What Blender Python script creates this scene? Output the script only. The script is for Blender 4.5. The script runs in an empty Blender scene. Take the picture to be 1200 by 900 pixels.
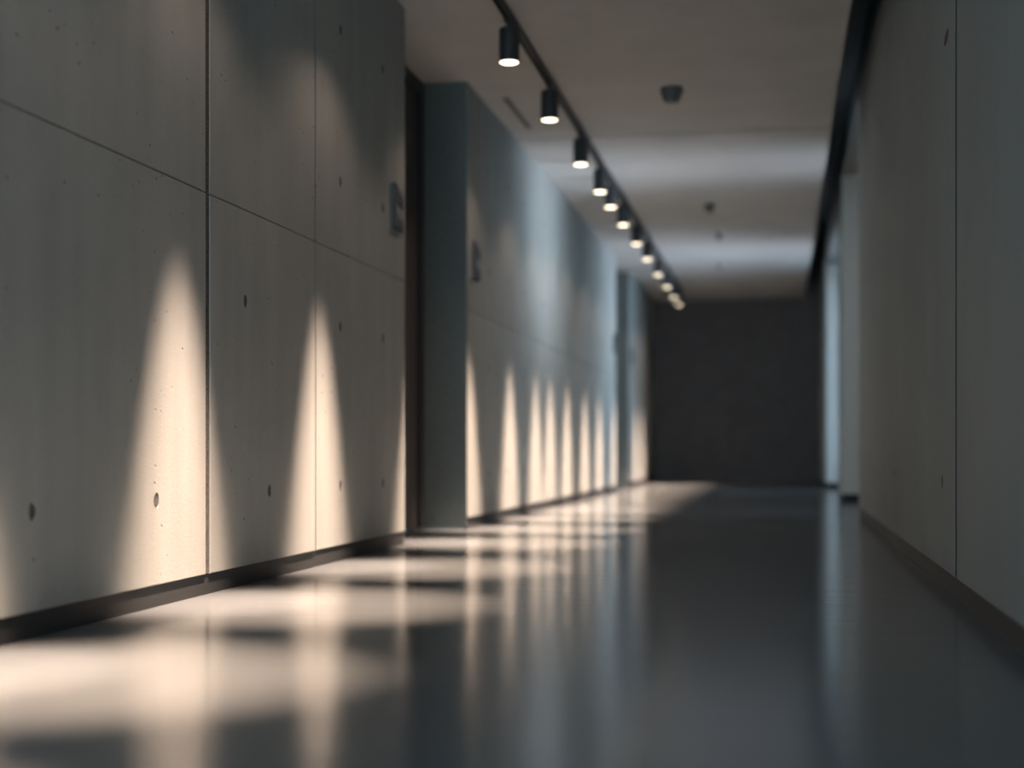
import bpy, bmesh, math, random
from mathutils import Vector, Matrix
random.seed(7)
C = bpy.context.scene.collection
R = math.radians

# ------------------------------------------------------------------ camera
CAM_H = 0.46
cam_d = bpy.data.cameras.new('camera')
cam = bpy.data.objects.new('camera', cam_d); C.objects.link(cam)
cam_d.sensor_fit = 'HORIZONTAL'; cam_d.sensor_width = 36.0; cam_d.lens = 50.0
cam.location = (0, 0, CAM_H)
YAW = math.atan(315 / 1667)
cam.rotation_euler = (R(90), 0, YAW)
cam_d.shift_y = 77 / 1200
cam_d.clip_start = 0.02
cam_d.dof.use_dof = True
cam_d.dof.focus_distance = 4.6
cam_d.dof.aperture_fstop = 1.2
bpy.context.scene.camera = cam

# ------------------------------------------------------------------ world, exposure
w = bpy.data.worlds.new('overcast_sky'); bpy.context.scene.world = w
w.use_nodes = True
bg = w.node_tree.nodes['Background']
bg.inputs['Color'].default_value = (0.31, 0.65, 0.86, 1)
bg.inputs["Strength"].default_value = 6.8
vs = bpy.context.scene.view_settings
vs.view_transform = 'Standard'; vs.look = 'None'; vs.gamma = 1.0; vs.use_curve_mapping = False
vs.exposure = 0.0

SPOT_CORE_W = 1400.0
SPOT_CORE_DEG = 23
SPOT_CORE_TILT = 9.5
SPOT_HALO_W = 1800.0
SPOT_HALO_DEG = 33
SPOT_HALO_TILT = 1.5
SPOT_HALO_COL = (1.0, 0.65, 0.45)
SPOT_FIELD_W = 9.0
SPOT_FIELD_DEG = 120
SPOT_COL = (1.0, 0.69, 0.52)
WIN_W = 11.0
WIN_UP = 28         # upward tilt added to the window lamps to brighten the ceiling, degrees

# ------------------------------------------------------------------ plan (metres; corridor runs along +Y)
XL = -1.79            # face of left wall
XR = 0.53             # face of right wall
H = 2.60              # ceiling
Y0, YE = -3.0, 20.6   # unseen end left open for cool ambient fill / end wall
BLOCKS = [(Y0, 6.68), (8.08, 15.65), (17.06, YE)]    # left wall blocks, door niches between
XN = -2.05            # door plane in niches
OPEN = [(10.1, 13.0), (13.65, 17.3)]                 # window bays in right wall
GLAZED = [(10.15, 11.6), (14.75, 17.2)]            # glazed stretch at the back of each bay
XW = 1.15             # glazing plane of bays
HEAD = 2.5           # window head
BAY_HEAD = (2.9, 2.66)
XSLOT = 0.327         # ceiling edge at the dark slot along right wall
BASE = 0.065

# ------------------------------------------------------------------ helpers
def tag(o, label=None, cat=None, group=None, kind=None):
    for k, v in (('label', label), ('category', cat), ('group', group), ('kind', kind)):
        if v: o[k] = v
    return o

def obj(name, bm, mat, parent=None, loc=None, smooth=False):
    me = bpy.data.meshes.new(name)
    bmesh.ops.recalc_face_normals(bm, faces=bm.faces)
    bm.to_mesh(me); bm.free()
    if mat: me.materials.append(mat)
    if smooth:
        for p in me.polygons: p.use_smooth = True
        try: me.set_sharp_from_angle(angle=R(40))
        except Exception: pass
    o = bpy.data.objects.new(name, me); C.objects.link(o)
    if parent: o.parent = parent
    if loc: o.location = loc
    return o

def empty(name, loc=(0, 0, 0), rz=0):
    o = bpy.data.objects.new(name, None); C.objects.link(o)
    o.location = loc; o.rotation_euler = (0, 0, rz); o.empty_display_size = 0.05
    return o

def box(bm, x0, x1, y0, y1, z0, z1, bev=0):
    r = bmesh.ops.create_cube(bm, size=1)
    vsx = r['verts']
    bmesh.ops.scale(bm, vec=(x1 - x0, y1 - y0, z1 - z0), verts=vsx)
    bmesh.ops.translate(bm, vec=((x0 + x1) / 2, (y0 + y1) / 2, (z0 + z1) / 2), verts=vsx)
    if bev:
        es = list({e for v in vsx for e in v.link_edges})
        bmesh.ops.bevel(bm, geom=es, offset=bev, segments=1, affect='EDGES')
    return bm

def nbox(*a, **k):
    return box(bmesh.new(), *a, **k)

def lathe(bm, prof, n=32, cx=0, cy=0, closed=False):
    """prof: list of (r, z); spins round Z."""
    rings = []
    for r, z in prof:
        if r < 1e-6:
            rings.append([bm.verts.new((cx, cy, z))])
        else:
            rings.append([bm.verts.new((cx + r * math.cos(2 * math.pi * i / n), cy + r * math.sin(2 * math.pi * i / n), z)) for i in range(n)])
    pairs = list(zip(rings, rings[1:]))
    if closed: pairs.append((rings[-1], rings[0]))
    for a, b in pairs:
        for i in range(n):
            j = (i + 1) % n
            q = [a[i % len(a)], a[j % len(a)], b[j % len(b)], b[i % len(b)]]
            u = []
            for v in q:
                if v not in u: u.append(v)
            if len(u) >= 3: bm.faces.new(u)
    return bm

# ------------------------------------------------------------------ materials
def newmat(name):
    m = bpy.data.materials.new(name); m.use_nodes = True
    nt = m.node_tree
    return m, nt, nt.nodes['Principled BSDF']

def nd(nt, t, **kw):
    n = nt.nodes.new(t)
    for k, v in kw.items():
        if hasattr(n, k): setattr(n, k, v)
        else: n.inputs[k].default_value = v
    return n

def ramp(nt, fac, stops):
    r = nt.nodes.new('ShaderNodeValToRGB')
    els = r.color_ramp.elements
    while len(els) < len(stops): els.new(0.5)
    for e, (p, c) in zip(els, stops):
        e.position = p; e.color = (*c, 1) if len(c) == 3 else c
    nt.links.new(fac, r.inputs['Fac'])
    return r

def mix(nt, fac, a, b, mode='MIX'):
    m = nt.nodes.new('ShaderNodeMix'); m.data_type = 'RGBA'; m.blend_type = mode
    for sock, v in ((m.inputs[0], fac), (m.inputs[6], a), (m.inputs[7], b)):
        if hasattr(v, 'is_output'): nt.links.new(v, sock)
        elif isinstance(v, (int, float)): sock.default_value = v
        else: sock.default_value = (*v, 1)
    return m.outputs[2]

def concrete(name, c0, c1, pores=True, rough=0.75, streaks=0.8):
    m, nt, b = newmat(name)
    tc = nd(nt, 'ShaderNodeNewGeometry')
    P = tc.outputs['Position']
    big = nd(nt, 'ShaderNodeTexNoise', **{'Scale': 1.3, 'Detail': 5.0, 'Roughness': 0.55}); nt.links.new(P, big.inputs['Vector'])
    mp = nd(nt, 'ShaderNodeMapping'); mp.inputs['Scale'].default_value = (9, 9, 1.2); nt.links.new(P, mp.inputs['Vector'])
    streak = nd(nt, 'ShaderNodeTexNoise', **{'Scale': 1.0, 'Detail': 4.0}); nt.links.new(mp.outputs[0], streak.inputs['Vector'])
    fine = nd(nt, 'ShaderNodeTexNoise', **{'Scale': 160.0, 'Detail': 3.0}); nt.links.new(P, fine.inputs['Vector'])
    col = ramp(nt, big.outputs['Fac'], [(0.3, c0), (0.7, c1)]).outputs[0]
    sc = ramp(nt, streak.outputs['Fac'], [(0.3, (0.88, 0.88, 0.88)), (0.65, (1, 1, 1))]).outputs[0]
    col = mix(nt, streaks, col, sc, 'MULTIPLY')
    fc = ramp(nt, fine.outputs['Fac'], [(0.3, (0.88, 0.88, 0.88)), (0.7, (1, 1, 1))]).outputs[0]
    col = mix(nt, 0.6, col, fc, 'MULTIPLY')
    bump = nd(nt, 'ShaderNodeBump', **{'Strength': 0.15, 'Distance': 0.004})
    nt.links.new(fine.outputs['Fac'], bump.inputs['Height'])
    if pores:
        vo = nd(nt, 'ShaderNodeTexVoronoi', **{'Scale': 26.0}); nt.links.new(P, vo.inputs['Vector'])
        patch = nd(nt, 'ShaderNodeTexNoise', **{'Scale': 2.6, 'Detail': 2.0}); nt.links.new(P, patch.inputs['Vector'])
        dot = ramp(nt, vo.outputs['Distance'], [(0.08, (1, 1, 1)), (0.14, (0, 0, 0))]).outputs[0]
        pick = ramp(nt, vo.outputs['Color'], [(0.55, (0, 0, 0)), (0.6, (1, 1, 1))]).outputs[0]
        pk = ramp(nt, patch.outputs['Fac'], [(0.40, (0, 0, 0)), (0.55, (1, 1, 1))]).outputs[0]
        f = mix(nt, 1.0, dot, pick, 'MULTIPLY'); f = mix(nt, 1.0, f, pk, 'MULTIPLY')
        col = mix(nt, f, col, (0.10, 0.09, 0.08))
        b2 = nd(nt, 'ShaderNodeBump', invert=True, **{'Strength': 0.6, 'Distance': 0.004})
        nt.links.new(f, b2.inputs['Height']); nt.links.new(bump.outputs[0], b2.inputs['Normal']); bump = b2
    nt.links.new(col, b.inputs['Base Color'])
    nt.links.new(bump.outputs[0], b.inputs['Normal'])
    b.inputs['Roughness'].default_value = rough
    b.inputs['Specular IOR Level'].default_value = 0.3
    return m

def plain(name, c, rough=0.5, metal=0.0, spec=0.5, var=0.12, scale=40):
    m, nt, b = newmat(name)
    g = nd(nt, 'ShaderNodeNewGeometry')
    n = nd(nt, 'ShaderNodeTexNoise', **{'Scale': float(scale), 'Detail': 3.0}); nt.links.new(g.outputs['Position'], n.inputs['Vector'])
    lo = tuple(x * (1 - var) for x in c); hi = tuple(min(1, x * (1 + var)) for x in c)
    nt.links.new(ramp(nt, n.outputs['Fac'], [(0.3, lo), (0.7, hi)]).outputs[0], b.inputs['Base Color'])
    b.inputs['Roughness'].default_value = rough; b.inputs['Metallic'].default_value = metal
    b.inputs['Specular IOR Level'].default_value = spec
    return m

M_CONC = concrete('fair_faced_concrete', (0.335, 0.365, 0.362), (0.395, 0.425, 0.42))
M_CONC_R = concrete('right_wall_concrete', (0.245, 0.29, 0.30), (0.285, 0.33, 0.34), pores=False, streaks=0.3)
M_CEIL = plain('ceiling_plaster', (0.455, 0.475, 0.48), 0.8, spec=0.25, var=0.05, scale=3)
M_HOLE = plain('tie_hole_mortar', (0.10, 0.10, 0.098), 0.95, spec=0.1, var=0.6, scale=200)
M_BASE = plain('dark_skirting', (0.022, 0.026, 0.030), 0.6, spec=0.4)
M_BLACK = plain('black_powder_coat', (0.035, 0.037, 0.040), 0.5)
M_SLOT = plain('slot_lining', (0.34, 0.35, 0.36), 0.8)
M_DOOR = plain('dark_door', (0.07, 0.066, 0.068), 0.55)
M_END = plain('dark_end_wall', (0.165, 0.170, 0.182), 0.7, spec=0.2, var=0.1, scale=6)
M_LINING = plain('niche_lining_dark', (0.155, 0.18, 0.18), 0.6)
M_REVEAL = plain('reveal_daylight_tone', (0.82, 0.83, 0.82), 0.6, var=0.03)  # near-white tone stands in for strong daylight on the far jambs
M_DARKJOINT = plain('black_joint', (0.03, 0.032, 0.034), 0.95, spec=0.05)
M_GREY_JOINT = plain('grey_joint_mastic', (0.10, 0.10, 0.10), 0.85, spec=0.1, var=0.3, scale=200)
M_FRAME = plain('window_frame_metal', (0.06, 0.07, 0.08), 0.45, metal=0.3)
M_PLATE = plain('sign_plate', (0.17, 0.205, 0.235), 0.4)
M_MARK = plain('sign_mark', (0.04, 0.055, 0.065), 0.5)
M_DET = plain('detector_plastic', (0.10, 0.105, 0.11), 0.5)
M_DETP = plain('pale_detector_plastic', (0.28, 0.28, 0.28), 0.5)

def floor_mat():
    m, nt, b = newmat('polished_resin_floor')
    g = nd(nt, 'ShaderNodeNewGeometry'); P = g.outputs['Position']
    big = nd(nt, 'ShaderNodeTexNoise', **{'Scale': 0.9, 'Detail': 6.0, 'Roughness': 0.6}); nt.links.new(P, big.inputs['Vector'])
    col = ramp(nt, big.outputs['Fac'], [(0.3, (0.092, 0.109, 0.122)), (0.7, (0.119, 0.138, 0.153))]).outputs[0]
    mp = nd(nt, 'ShaderNodeMapping'); mp.inputs['Scale'].default_value = (1.2, 14, 1); nt.links.new(P, mp.inputs['Vector'])
    st = nd(nt, 'ShaderNodeTexNoise', **{'Scale': 1.6, 'Detail': 5.0, 'Roughness': 0.6}); nt.links.new(mp.outputs[0], st.inputs['Vector'])
    nt.links.new(col, b.inputs['Base Color'])
    rr = nd(nt, 'ShaderNodeMapRange'); rr.inputs['To Min'].default_value = 0.10; rr.inputs['To Max'].default_value = 0.22
    nt.links.new(st.outputs['Fac'], rr.inputs['Value']); nt.links.new(rr.outputs[0], b.inputs['Roughness'])
    bump = nd(nt, 'ShaderNodeBump', **{'Strength': 0.05, 'Distance': 0.01}); nt.links.new(st.outputs['Fac'], bump.inputs['Height'])
    nt.links.new(bump.outputs[0], b.inputs['Normal'])
    b.inputs['IOR'].default_value = 1.45
    return m
M_FLOOR = floor_mat()

def glow(name, c, s):
    m, nt, b = newmat(name)
    b.inputs['Base Color'].default_value = (0.8, 0.8, 0.8, 1)
    b.inputs['Emission Color'].default_value = (*c, 1); b.inputs['Emission Strength'].default_value = s
    return m
M_LENS = glow('lamp_lens', (1.0, 0.84, 0.60), 6.0)

def glass_mat(name, tint):
    m = bpy.data.materials.new(name); m.use_nodes = True
    nt = m.node_tree; nt.nodes.clear()
    out = nt.nodes.new('ShaderNodeOutputMaterial')
    tr = nt.nodes.new('ShaderNodeBsdfTransparent'); tr.inputs[0].default_value = (*tint, 1)
    gl = nt.nodes.new('ShaderNodeBsdfGlossy'); gl.inputs['Roughness'].default_value = 0.02
    fr = nt.nodes.new('ShaderNodeFresnel'); fr.inputs[0].default_value = 1.45
    mx = nt.nodes.new('ShaderNodeMixShader')
    nt.links.new(fr.outputs[0], mx.inputs[0]); nt.links.new(tr.outputs[0], mx.inputs[1]); nt.links.new(gl.outputs[0], mx.inputs[2])
    nt.links.new(mx.outputs[0], out.inputs[0])
    return m
M_GLASS = [glass_mat('dimming_tint_glazing', (0.66, 0.61, 0.60)), glass_mat('warming_tint_glazing', (0.97, 0.85, 0.84))]  # pane tints added to dim and warm the daylight entering each bay

# ------------------------------------------------------------------ daylight entering through the openings
def daylight(name, loc, sx, sz, energy, col, spread, rot, portal=False):
    d = bpy.data.lights.new(name, 'AREA'); d.shape = 'RECTANGLE'; d.size = sx; d.size_y = sz
    d.energy = energy; d.color = col; d.spread = spread
    if portal: d.cycles.is_portal = True
    o = bpy.data.objects.new(name, d); C.objects.link(o); o.location = loc; o.rotation_euler = rot
    return o
for i, (a, b_) in enumerate(((10.22, 11.45), (14.75, 16.4))):
    daylight('window_daylight', (XW + 0.10, (a + b_) / 2, 1.25), b_ - a - 0.12, 2.3, (1.35, 1.5)[i] * WIN_W, (0.78, 0.88, 1.0), R((42, 70)[i]), (R(90 + WIN_UP), 0, R(90)))
for a, b_ in GLAZED:
    daylight('window_portal', (XW + 0.06, (a + b_) / 2, 1.25), b_ - a, 2.5, 1, (1, 1, 1), R(180), (R(90), 0, R(90)), True)
daylight('ambient_fill_portal', ((XL + XR) / 2, Y0, H / 2), XR - XL, H, 1, (1, 1, 1), R(180), (R(90), 0, 0), True)  # added opening behind the camera, lets in cool ambient fill

# ------------------------------------------------------------------ floor
fl = obj('floor', nbox(-2.25, XW + 0.25, Y0, YE + 0.2, -0.12, 0), M_FLOOR)
tag(fl, kind='structure', label='polished dark blue-grey resin floor of the corridor')

# ------------------------------------------------------------------ concrete panels with real recessed tie holes
def wob(n):
    a, b, p, q = random.uniform(.08, .2), random.uniform(.04, .1), random.uniform(0, 6), random.uniform(0, 6)
    return [1 + a * math.sin(2 * math.pi * t / n + p) + b * math.sin(6 * math.pi * t / n + q) for t in range(n)]

def panel(y0, y1, z0, z1, face, sgn, holes, mat, parent, thick=0.028):
    """panel in a YZ plane; front at X=face, body extends to face - sgn*thick. sgn=+1 faces +X."""
    bm = bmesh.new(); bv = 0.0025 if sgn > 0 else 0.0006
    rad = 0.018; dep = 0.004; JIT = {}
    fx = face; ex = face - sgn * bv; bx = face - sgn * thick
    def loop(x, a, b, c, d): return [bm.verts.new((x, y, z)) for y, z in ((a, c), (b, c), (b, d), (a, d))]
    f = loop(fx, y0 + bv, y1 - bv, z0 + bv, z1 - bv); e = loop(ex, y0, y1, z0, z1); k = loop(bx, y0, y1, z0, z1)
    for A, B in ((f, e), (e, k)):
        for i in range(4):
            bm.faces.new((A[i], A[(i + 1) % 4], B[(i + 1) % 4], B[i]))
    hs = [(h[0], h[1]) for h in holes if y0 + 0.06 < h[0] < y1 - 0.06 and z0 + 0.06 < h[1] < z1 - 0.06]
    SY = {(h[0], h[1]): (h[2] if len(h) > 2 else 1.0) for h in holes}
    edges = [bm.edges.get((f[i], f[(i + 1) % 4])) for i in range(4)]
    n = 14
    for (y, z) in hs:
        sy = SY[(y, z)]; jit = JIT[(y, z)] = wob(n)
        ring = [bm.verts.new((fx, y + sy * jit[t] * rad * math.cos(t * 2 * math.pi / n), z + jit[t] * rad * 1.3 * math.sin(t * 2 * math.pi / n))) for t in range(n)]
        inn = [bm.verts.new((fx - sgn * dep, y + sy * jit[t] * rad * .94 * math.cos(t * 2 * math.pi / n), z + jit[t] * rad * 1.24 * math.sin(t * 2 * math.pi / n))) for t in range(n)]
        for t in range(n):
            edges.append(bm.edges.new((ring[t], ring[(t + 1) % n])))
        for t in range(n):
            u = (t + 1) % n
            bm.faces.new((ring[t], ring[u], inn[u], inn[t]))
        bm.faces.new(inn)
    if hs: bmesh.ops.triangle_fill(bm, edges=edges, use_beauty=True, use_dissolve=False)
    else: bm.faces.new(f)
    p = obj('concrete_panel', bm, mat, parent)
    for (y, z) in hs:
        b2 = bmesh.new(); sy = SY[(y, z)]; jit = JIT[(y, z)]
        pts = [b2.verts.new((fx - sgn * (dep - 0.0022), y + sy * jit[t] * rad * .95 * math.cos(t * 2 * math.pi / n), z + jit[t] * rad * 1.25 * math.sin(t * 2 * math.pi / n))) for t in range(n)]
        apex = b2.verts.new((fx - sgn * (dep - 0.0012), y, z))
        for t in range(n): b2.faces.new((pts[t], pts[(t + 1) % n], apex))
        h = obj('tie_hole_plug', b2, M_HOLE, p)
        h['label'] = 'dark mortar at the bottom of the tie hole'
    return p

# left wall core (behind the panels)
bm = bmesh.new()
for a, b_ in BLOCKS: box(bm, XN - 0.12, XL - 0.026, a, b_, 0, H + 0.15)
wl = obj('wall_left', bm, M_CONC); tag(wl, 'left wall of fair-faced concrete panels in three blocks', kind='structure')
zs = [0.31, 0.968, 1.573, 2.2]
JOINTS = [
    [Y0, -0.02, 2.13, 4.265, 5.333, 6.68],
    [8.08, 9.62, 11.12, 12.62, 14.12, 15.65],
    [17.06, 18.25, 19.45, YE],
]
GAP = {4.265: 0.017, 5.333: 0.009}
HOLES_Y = [[1.2, 1.85, 2.5, 3.187, 3.886, 4.59, 4.82, 5.657, 6.295], [8.7, 9.3, 9.95, 10.8, 11.45, 12.3, 12.95, 13.8, 14.45, 15.3], [17.7, 18.6, 19.1, 19.9]]
SKIP = {(3.187, 0.968), (3.187, 1.573), (2.5, 0.968), (3.886, 0.968), (4.82, 0.968), (4.59, 0.31), (4.59, 1.573), (4.82, 1.573), (3.886, 1.573)}
for js, hy in zip(JOINTS, HOLES_Y):
    holes = [(y, z) for y in hy for z in zs if (y, z) not in SKIP]
    for i in range(len(js) - 1):
        a, b_ = js[i], js[i + 1]
        g0 = GAP.get(a, 0.004)
        g1 = GAP.get(b_, 0.004)
        if i == 0: g0 = 0
        if i == len(js) - 2: g1 = 0
        for z0, z1 in ((BASE, 1.275 - 0.0018), (1.275 + 0.0018, H)):
            panel(a + g0, b_ - g1, z0, z1, XL + random.uniform(-.0012, .0012), 1, holes, M_CONC, wl)
obj('joint_filler', nbox(XL - 0.027, XL - 0.003, 4.25, 4.28, BASE + .002, H), M_HOLE, wl)
obj('joint_filler', nbox(XL - 0.027, XL - 0.005, 5.325, 5.341, BASE + .002, H), M_GREY_JOINT, wl)
bm = bmesh.new()
for a, b_ in BLOCKS: box(bm, XL - 0.03, XL - 0.006, a, b_ - .001, 0, BASE)
for a, b_ in ((6.68, 8.08), (15.65, 17.06)):
    box(bm, XN + 0.001, XN + 0.012, a + .08, b_ - .08, 0, 0.001)
bl = obj('baseboard_left', bm, M_BASE); tag(bl, 'dark recessed skirting under the left concrete panels', kind='structure')

for a, b_ in ((6.68, 8.08), (15.65, 17.06)):  # thin sheets on the niche sides, darker than the wall concrete
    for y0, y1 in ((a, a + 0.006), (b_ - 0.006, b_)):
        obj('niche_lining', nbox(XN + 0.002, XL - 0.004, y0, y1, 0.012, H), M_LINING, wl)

# doors in the niches
for n, (a, b_) in enumerate(((6.68, 8.08), (15.65, 17.06)), 1):
    bm = bmesh.new()
    box(bm, XN - 0.10, XN, a, a + 0.07, 0, H); box(bm, XN - 0.10, XN, b_ - 0.07, b_, 0, H); box(bm, XN - 0.10, XN, a + 0.07, b_ - 0.07, H - 0.07, H)
    d = obj('door_%d' % n, bm, M_BLACK); tag(d, 'dark full-height door set in the %s niche of the left wall' % ('first' if n == 1 else 'second, far'), kind='structure')
    obj('door_leaf', nbox(XN - 0.07, XN - 0.025, a + 0.074, b_ - 0.074, 0.006, H - 0.074, bev=0.003), M_DOOR, d)
    bm = bmesh.new(); yh = a + 0.17
    box(bm, XN - 0.025, XN + 0.02, yh - .01, yh + .01, 1.02, 1.04); box(bm, XN + 0.008, XN + 0.022, yh - .01, yh + .12, 1.02, 1.04, bev=.003)
    obj('door_handle', bm, M_FRAME, d)

# ------------------------------------------------------------------ right wall
SOL = [(Y0, OPEN[0][0]), (OPEN[0][1], OPEN[1][0]), (OPEN[1][1], YE)]
HW = 3.2
bm = bmesh.new()
for a, b_ in SOL: box(bm, XR + 0.026, XW + 0.12, a, b_, 0, HW)
for (a, b_), (c, d), hd in zip(OPEN, GLAZED, BAY_HEAD):
    box(bm, XR, XW + 0.12, a, b_, hd, HW); box(bm, XW - 0.05, XW + 0.12, c, d, HEAD, hd)
    box(bm, XW - 0.05, XW + 0.12, a, c, 0, hd); box(bm, XW - 0.05, XW + 0.12, d, b_, 0, hd)
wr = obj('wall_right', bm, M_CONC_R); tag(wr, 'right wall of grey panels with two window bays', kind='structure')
obj('joint_filler', nbox(XR + 0.0025, XR + 0.027, 4.539, 4.589, BASE + .002, HW), M_DARKJOINT, wr)  # black strip set just behind the panel faces
JR = [[Y0, -0.2, 2.2, 4.564, 5.483, 7.8, OPEN[0][0]], [OPEN[0][1], OPEN[1][0]], [OPEN[1][1], 18.9, YE]]
hr = [(4.82, 1.806, 4.0), (4.94, 0.357, 1.7), (2.9, 0.345, 1.5), (7.0, 0.345, 1.5), (7.0, 1.806, 1.5), (2.9, 1.806, 1.5)]
for js in JR:
    for i in range(len(js) - 1):
        a, b_ = js[i], js[i + 1]
        g0 = 0 if i == 0 else (0.026 if a == 4.564 else 0.005); g1 = 0 if i == len(js) - 2 else (0.026 if b_ == 4.564 else 0.005)
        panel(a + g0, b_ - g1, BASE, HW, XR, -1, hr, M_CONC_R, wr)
bm = bmesh.new()
for a, b_ in SOL: box(bm, XR + 0.006, XR + 0.03, a + .001, b_ - .001, 0, BASE)
for a, b_ in OPEN:
    box(bm, XR + 0.03, XW - 0.055, b_ - 0.012, b_ - 0.0005, 0, BASE); box(bm, XR + 0.03, XW - 0.055, a + 0.0005, a + 0.012, 0, BASE)
br = obj('baseboard_right', bm, M_BASE); tag(br, 'dark skirting along the right wall', kind='structure')

for (a, b_), hd, rm in zip(OPEN, BAY_HEAD, (M_REVEAL, M_REVEAL)):  # added pale sheets, brighten only the far jamb of each bay
    obj('reveal_brightener', nbox(XR + 0.004, XW - 0.06, b_ - 0.010, b_ - 0.0005, BASE + .003, hd - .002), rm, wr)['label'] = 'white lining added to brighten the daylit far reveal of the window bay'

# windows at the back of the bays
for n, (a, b_) in enumerate(GLAZED, 1):
    bm = bmesh.new(); t = 0.06
    x0, x1 = XW - 0.04, XW + 0.03
    box(bm, x0, x1, a, a + t, 0, HEAD); box(bm, x0, x1, b_ - t, b_, 0, HEAD)
    box(bm, x0, x1, a + t, b_ - t, 0, 0.09); box(bm, x0, x1, a + t, b_ - t, HEAD - t, HEAD)
    wn = obj('window_%d' % n, bm, M_FRAME); tag(wn, 'floor-to-head window in the %s bay of the right wall' % ('nearer' if n == 1 else 'farther'), kind='structure')
    obj('pane', nbox(XW - 0.012, XW - 0.004, a + t, b_ - t, 0.09, HEAD - t), M_GLASS[n - 1], wn)

# ------------------------------------------------------------------ ceiling, slot, end wall
SEAM = 9.67
ce = obj('ceiling', nbox(XN - 0.12, XSLOT, Y0, YE, H + 0.02, H + 0.15), M_CEIL); tag(ce, 'pale plaster ceiling', kind='structure')
for a, b_ in ((Y0, 3.2), (3.2, SEAM), (SEAM, 20.6)):
    obj('ceiling_panel', nbox(XN - 0.1, XSLOT, a + 0.014, b_ - 0.014, H, H + 0.02, bev=0.002), M_CEIL, ce)
for y in (3.2, SEAM):
    obj('ceiling_joint', nbox(XN - 0.1, XSLOT, y - 0.013, y + 0.013, H + 0.003, H + 0.02), M_GREY_JOINT, ce)
bm = bmesh.new()
box(bm, XSLOT - 0.03, XSLOT + 0.006, Y0, YE, H + 0.004, HW); box(bm, XSLOT - 0.03, XR + 0.02, Y0, YE, HW, HW + 0.06)
tr = obj('trim_1', bm, M_SLOT); tag(tr, 'dark recessed slot between the ceiling and the right wall', kind='structure')
wb = obj('wall_back', nbox(XN - 0.12, XW + 0.12, YE, YE + 0.15, 0, HW), M_END); tag(wb, 'dark brown-black wall closing the far end of the corridor', kind='structure')

# ------------------------------------------------------------------ lighting track and spotlights
XT = -1.31
bm = bmesh.new()
TZ = H - 0.036
box(bm, XT - 0.018, XT - 0.010, 0.4, 19.3, TZ, H); box(bm, XT + 0.010, XT + 0.018, 0.4, 19.3, TZ, H); box(bm, XT - 0.010, XT + 0.010, 0.4, 19.3, H - 0.012, H)
root = empty('light_track', (XT, 9.8, H)); tag(root, 'long black ceiling track carrying the row of spotlights', 'light track')
bmesh.ops.translate(bm, vec=(-XT, -9.8, -H), verts=bm.verts)
obj('track_rail', bm, M_BLACK, root)
for yy in (0.395, 19.305):
    obj('end_cap', nbox(-0.019, 0.019, yy - 9.8 - 0.006, yy - 9.8 + 0.006, -0.037, 0, bev=0.002), M_BLACK, root)

LZ = 2.36          # lens height
def make_spot():
    r = empty('track_spotlight', (XT, 0, LZ))
    bm = bmesh.new(); box(bm, -0.016, 0.016, -0.055, 0.055, 0.187, 0.206, bev=0.003); obj('track_adapter', bm, M_BLACK, r)
    bm = lathe(bmesh.new(), [(0.0, 0.190), (0.013, 0.190), (0.013, 0.165), (0.0, 0.165)], 16); obj('stem', bm, M_BLACK, r, smooth=True)
    bm = lathe(bmesh.new(), [(0.0, 0.168), (0.044, 0.168), (0.050, 0.162), (0.050, 0.004), (0.0485, 0.0), (0.046, 0.0), (0.045, 0.03), (0.0, 0.03)], 40); obj('housing', bm, M_BLACK, r, smooth=True)
    bm = lathe(bmesh.new(), [(0.0, -0.0035), (0.02, -0.003), (0.037, -0.001), (0.0455, 0.003), (0.0455, 0.008), (0.0, 0.008)], 32); l = obj('lens', bm, M_LENS, r, smooth=True)
    l['label'] = 'glowing warm white lens'
    return r
core = bpy.data.lights.new('spot_core', 'SPOT'); core.energy = SPOT_CORE_W; core.spot_size = R(SPOT_CORE_DEG); core.spot_blend = 1.0; core.color = SPOT_COL; core.shadow_soft_size = 0.03
halo = core.copy(); halo.name = 'spot_halo'; halo.energy = SPOT_HALO_W; halo.color = SPOT_HALO_COL; halo.spot_size = R(SPOT_HALO_DEG)
field = bpy.data.lights.new('spot_field', 'SPOT'); field.energy = SPOT_FIELD_W; field.spot_size = R(SPOT_FIELD_DEG); field.spot_blend = 0.6; field.color = SPOT_COL; field.shadow_soft_size = 0.02
def copy_tree(o, parent=None):
    c = o.copy(); C.objects.link(c)
    if parent: c.parent = parent
    for ch in o.children: copy_tree(ch, c)
    return c
SPOTS = [
    (1.35, 'black cylinder spotlight on the track overhead, at the near end'),
    (2.68, 'black cylinder spotlight overhead, second from the near end of the track'),
    (4.04, 'black cylinder spotlight overhead, third from the near end of the track'),
    (5.38, 'black cylinder spotlight just above the top of the photo, before the nearest one in view'),
    (6.86, 'largest and nearest black cylinder spotlight in view, topmost on the track'),
    (8.10, 'second nearest black cylinder spotlight in view, beside the slot air diffuser'),
    (9.40, 'third nearest black cylinder spotlight in view, by the ceiling seam'),
    (10.43, 'fourth spotlight in view from the camera, at the first bluish ceiling band'),
    (11.10, 'fifth spotlight in view from the camera, set close behind the fourth'),
    (12.00, 'sixth spotlight in view from the camera, halfway down the visible row'),
    (13.13, 'seventh spotlight in view from the camera, just past the middle of the row'),
    (14.20, 'eighth spotlight in view from the camera, before the second bluish ceiling band'),
    (15.50, 'fourth spotlight from the far end of the track, beside the second bluish ceiling band'),
    (16.70, 'third spotlight from the far end of the track, with a round blurred warm lens'),
    (17.80, 'last but one spotlight at the far end of the track, dim orange blurred lens'),
    (18.70, 'last spotlight at the far end of the track, lowest in the photo'),
]
proto = make_spot()
kids = list(proto.children)
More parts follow.
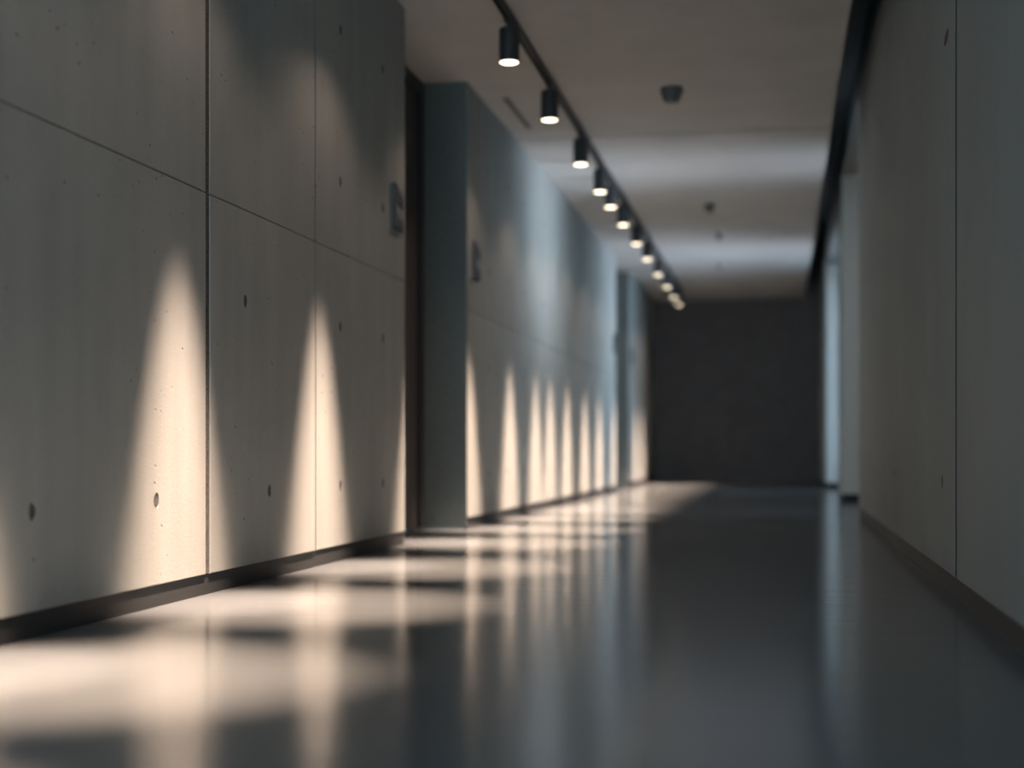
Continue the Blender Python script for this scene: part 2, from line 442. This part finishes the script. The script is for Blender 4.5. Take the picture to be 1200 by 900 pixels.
for i, (y, lab) in enumerate(SPOTS):
    o = proto if i == 0 else copy_tree(proto)
    o.location = (XT, y, LZ); tag(o, lab, 'spotlight', 'spotlights on the ceiling track')
for i, (y, lab) in enumerate(SPOTS):
    for nm, d in (('spot_core', core), ('spot_halo', halo), ('spot_field', field)):
        lo = bpy.data.objects.new(nm, d); C.objects.link(lo); lo.location = (XT, y, LZ - (0.03 if d is field else 0.045))
        if d is not field: lo.rotation_euler = (0, R(SPOT_CORE_TILT if d is core else SPOT_HALO_TILT), 0)

# ------------------------------------------------------------------ room signs: bluish plate with a dark bracket mark
def sign(yc, zc, lab):
    s = 0.105; t = 0.012
    r = empty('room_sign', (XL, yc, zc)); tag(r, lab, 'sign', 'square signs beside the door niches')
    obj('sign_plate', nbox(0.0015, t, -s * .92, s * .92, -s, s, bev=0.002), M_PLATE, r)
    bm = bmesh.new()
    pts = [(-.97, -1.05), (.85, -1.05), (.85, -.45), (-.05, -.45), (-.4, -.2), (-.4, .30), (.25, .15), (.85, .05), (.85, .55), (.1, .78), (-.4, 1.05), (-.97, 1.05)]
    for x in (t, t + 0.004):
        pass
    lo = [bm.verts.new((t - .001, y * s * .92, z * s)) for y, z in pts]; hi = [bm.verts.new((t + 0.004, y * s * .92, z * s)) for y, z in pts]
    n = len(pts)
    for i in range(n): bm.faces.new((lo[i], lo[(i + 1) % n], hi[(i + 1) % n], hi[i]))
    bm.faces.new(hi); bm.faces.new(lo)
    m = obj('bracket_mark', bm, M_MARK, r); m['label'] = 'dark raised bracket-shaped mark'
sign(6.51, 1.60, 'bluish square sign with dark bracket mark, left of the first door niche')
sign(8.29, 1.585, 'bluish square sign with dark mark on the middle block, right of the first niche')
sign(15.50, 1.62, 'small blurred dark sign on the middle block, left of the far niche')
sign(17.30, 1.60, 'small blurred dark sign on the far block, right of the far niche')

# ------------------------------------------------------------------ ceiling devices
def detector(x, y, r0, h, lab, mat, name='smoke_detector', cat='detector'):
    r = empty(name, (x, y, H)); tag(r, lab, cat)
    obj('mounting_base', lathe(bmesh.new(), [(0, 0), (r0, 0), (r0, -h * .35), (r0 * .96, -h * .4), (0, -h * .4)], 28), mat, r, smooth=True)
    obj('sensor_head', lathe(bmesh.new(), [(0, -h * .38), (r0 * .9, -h * .38), (r0 * .86, -h * .6), (r0 * .64, -h * .96), (r0 * .55, -h), (0, -h)], 28), mat, r, smooth=True)
detector(-0.635, 8.45, 0.068, 0.085, 'dark tapered smoke detector on the ceiling, nearest and largest of the ceiling devices', M_DET)
detector(-0.613, 12.49, 0.048, 0.075, 'small dark detector on the ceiling between the two bluish bands', M_DET)
detector(-0.600, 14.20, 0.036, 0.07, 'small pale detector on the ceiling just before the second bluish band', M_DETP)
detector(-0.68, 16.60, 0.04, 0.05, 'faint pale detector on the ceiling just beyond the second bluish band', M_DETP)
r = empty('air_diffuser', (-1.645, 8.9, H)); tag(r, 'narrow dark linear air slot in the ceiling beside the track', 'vent')
bm = bmesh.new(); l, wd = 0.42, 0.019
for s_ in (-1, 1): box(bm, s_ * wd - .004, s_ * wd + .004, -l, l, -0.005, 0)
box(bm, -wd, wd, -l, -l + .008, -0.005, 0); box(bm, -wd, wd, l - .008, l, -0.005, 0)
obj('diffuser_frame', bm, M_DETP, r)
obj('slot', nbox(-wd + .004, wd - .004, -l + .008, l - .008, -0.002, 0), M_BLACK, r)
